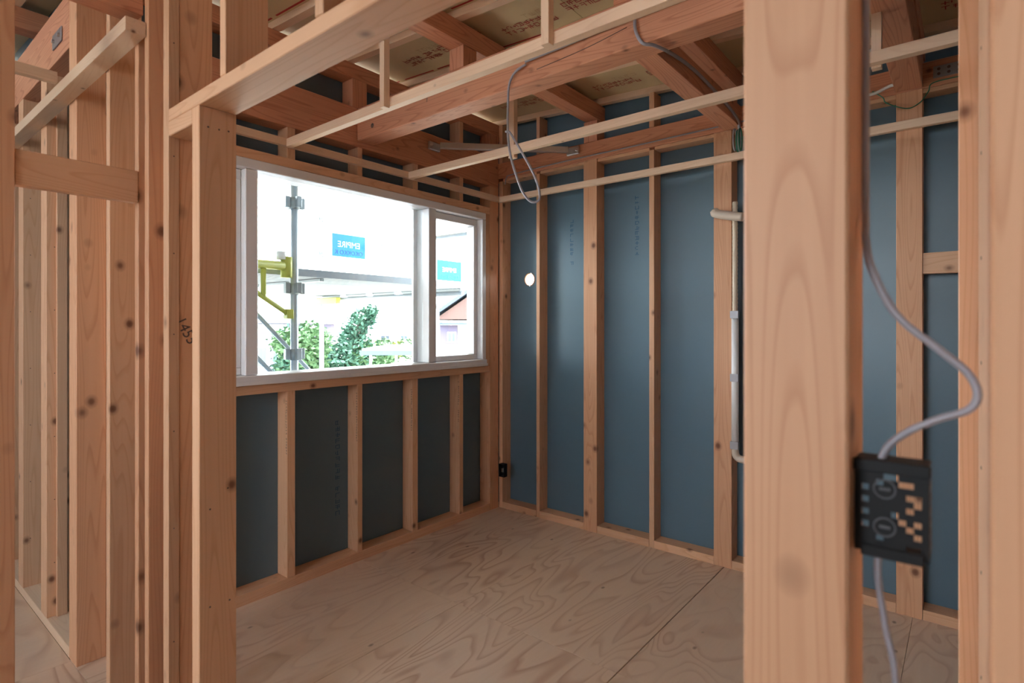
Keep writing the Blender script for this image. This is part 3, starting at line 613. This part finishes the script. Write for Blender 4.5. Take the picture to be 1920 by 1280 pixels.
nbox('wall', -21, -12.5, 75, 84, G, .7, 'offwhite', e); nbox('roof', -21.6, -12, 74.4, 84.6, .71, 2.2, 'tile', e, (1.5, 4))
prism_l = [(-18.1, .2), (-16.9, 1.75), (-15.7, .2)]
vs_ = [nb(l, dd, z) for dd in (73.6, 76) for l, z in prism_l]; c = sum(vs_, Vector())/6
link('gable', mesh_from('gable', [v-c for v in vs_], [(0, 1, 2), (3, 5, 4), (0, 3, 4, 1), (1, 4, 5, 2), (2, 5, 3, 0)]), M['offwhite'], c, e)
win(-17.5, -16.3, -.9, .1, 75, e); win(-14.9, -13.9, -.7, .1, 75, e); win(-13.6, -12.9, -1.3, -.5, 75, e)
e = empty('house', nb(-8, 52, G), 'cream house corner with a dark eave beside the mullion', 'house')
nbox('wall', -9.15, -6.5, 50, 58, G, 1.3, 'cream', e); nbox('roof', -10.6, -6, 49.4, 58.6, 1.31, 2.2, 'tile', e, (2.2, 3))
e = empty('house', nb(-2.5, 33, G), 'mauve and cream house with a brown boarded gable beyond the side sash', 'house')
nbox('wall', -3.85, -2.93, 30, 38, G+2.1, 1.45, 'mauve', e); nbox('side_wall', -2.92, .5, 30.2, 38, G+2.1, 1.45, 'cream', e); nbox('base_wall', -3.95, .6, 29.8, 38.2, G, G+2.09, 'offwhite', e)
win(-3.45, -2.98, .52, 1.08, 30, e); win(-2.35, -2.0, .72, 1.08, 30.2, e)
nbox('eave', -4.0, .8, 29.3, 30.6, 1.46, 1.58, 'tile', e)
vs_ = [nb(l, dd, z) for dd in (29.2, 38.5) for l, z in ((-4.0, 1.75), (-.6, 4.1), (2.8, 1.75))]; c = sum(vs_, Vector())/6
link('gable_boards', mesh_from('gable_boards', [v-c for v in vs_], [(0, 1, 2), (3, 5, 4), (0, 3, 4, 1), (1, 4, 5, 2), (2, 5, 3, 0)]), M['brown'], c, e)
vs_ = [nb(l, dd, z) for dd in (28.9, 38.8) for l, z in ((-4.3, 1.72), (-.6, 4.28), (2.8, 1.9), (2.8, 2.1), (-.6, 4.48), (-4.3, 1.92))]; c = sum(vs_, Vector())/12
link('roof', mesh_from('roof', [v-c for v in vs_], [(0, 1, 4, 5), (1, 2, 3, 4), (6, 11, 10, 7), (7, 10, 9, 8), (0, 6, 7, 1), (5, 4, 10, 11), (4, 3, 9, 10), (0, 5, 11, 6)]), M['tile'], c, e)
e = empty('carport', nb(-4.3, 21, G), 'low pale carport roof on posts in front of the shrubs', 'carport')
nbox('roof', -5.2, -2.6, 19.5, 23.5, .50, .62, 'offwhite', e); nbox('gutter', -5.25, -2.55, 19.4, 19.49, .40, .56, 'tile', e)
for l in (-5.0, -4.1, -3.2): nbox('post', l, l+.07, 19.7, 19.8, G, .39, 'steel', e)
nbox('shelf', -4.8, -3.0, 20.5, 21.5, G, -.5, 'mauve', e)
nb_wall = nbox('garden_wall', -13.5, -8.6, 22, 22.3, G, -.75, 'offwhite', None); tag(nb_wall, 'low pale garden wall by the mauve house', 'wall')
for l, z, lab in ((-12.7, 3.1, 'thin utility pole left of the far gabled house'), (-9.72, 3.1, 'thin utility pole in front of the far gabled house')):
    dd = 50 if l < -11 else 46; e = empty('utility_pole', nb(l, dd, G), lab, 'utility pole'); tube('pole', [nb(l, dd, G), nb(l, dd, z)], .10, 'offwhite', e, 8)
    for dz in (.3, .7): tube('crossarm', [nb(l-.5, dd, z-dz), nb(l+.5, dd, z-dz)], .04, 'clamp', e, 6)
def plant(name, blobs, n, leaf, mats, trunk, lab, cat, seed, group=None):
    """leafy crown of many small leaf blades scattered through blobs, on a trunk"""
    R = random.Random(seed); base = trunk[0] if trunk else blobs[0][0]
    e = empty(name, base, lab, cat, group)
    if trunk: tube('trunk', trunk, .11, 'bark', e, 8)
    tot = sum(b[1]**2 for b in blobs); per = {}
    for c, r, mi in blobs:
        per.setdefault(mi, ([], [])); vs, fs = per[mi]
        for k in range(int(n*r*r/tot)):
            while True:
                p = Vector((R.uniform(-1, 1), R.uniform(-1, 1), R.uniform(-1, 1)))
                if .15 < p.length < 1: break
            p = c + p.normalized()*r*(p.length**.5)*R.uniform(.75, 1.2)
            a = Vector((R.gauss(0, 1), R.gauss(0, 1), R.gauss(0, .6))).normalized(); b = a.orthogonal().normalized()
            s = leaf*R.uniform(.6, 1.4); i = len(vs)
            vs += [p-a*s, p+b*s*.45, p+a*s, p-b*s*.45]; fs.append((i, i+1, i+2, i+3))
    for mi, (vs, fs) in per.items(): tag(link('foliage', mesh_from('foliage', [v-base for v in vs], fs), M[mats[mi]], base, e), kind='stuff')
R = random.Random(3)
plant('tree', [(nb(-7.9+R.uniform(-.5, .5), 21+R.uniform(-.5, .5), .05+R.uniform(-1.2, 1.1)), R.uniform(.45, .75), 0 if R.random() < .7 else 1) for k in range(11)], 5000, .11, ['leafm', 'leafd'], [nb(-7.8, 21, G), nb(-7.85, 21, 0)], 'grey-green bushy tree just right of the near scaffold pole', 'tree', 1)
pb_ = [(nb(-7.35+a, 26+b, z), r, m) for a, b, z, r, m in ((0, 0, -.3, 1.3, 0), (.7, .2, -.6, 1.25, 1), (1.5, .1, -1.0, .9, 1), (-.7, .1, -.5, .9, 0), (.9, 0, -1.2, .9, 1), (-.2, .3, .7, .6, 0), (.15, 0, 1.35, .55, 0), (.5, 0, 1.75, .5, 0), (.85, 0, 2.05, .32, 0), (-.1, .2, 1.0, .5, 0), (1.2, 0, -.4, .6, 1), (-.9, 0, -1.5, .8, 1), (.2, 0, -1.7, 1, 1), (2.0, .2, -1.3, .8, 1), (2.6, 0, -1.75, .65, 1))]
plant('tree', pb_, 12000, .12, ['leafd', 'leafm'], [nb(-7.4, 26, G), nb(-7.4, 26, 0), nb(-7.0, 26, 1.6)], 'tall pine with a wind-swept top outside the big pane', 'tree', 2)
plant('shrub', [(nb(-9.9+.45*k, 40+.3*(k % 2), -.55+.28*(k % 3)), .62, 1 if k % 3 == 1 else 0) for k in range(7)], 1500, .12, ['leafm', 'leafy'], None, 'rounded hedge with a yellow top in front of the far pale house', 'shrub', 4)
plant('shrub', [(nb(-2.75+.2*k, 22, -.33+.05*(k % 2)), .24, k % 2) for k in range(3)]+[(nb(-1.75+.15*k, 22, -.2), .24, 1) for k in range(2)], 900, .06, ['leafm', 'leafy'], None, 'yellow-green shrubs under the brown-gabled house', 'shrub', 5)
plant('shrub', [(nb(-7.0+.42*k, 18, -1.15+.1*(k % 2)), .38, k % 2) for k in range(6)], 1200, .07, ['leafm', 'leafy'], None, 'low bright shrubs at the foot of the trees', 'shrub', 6)
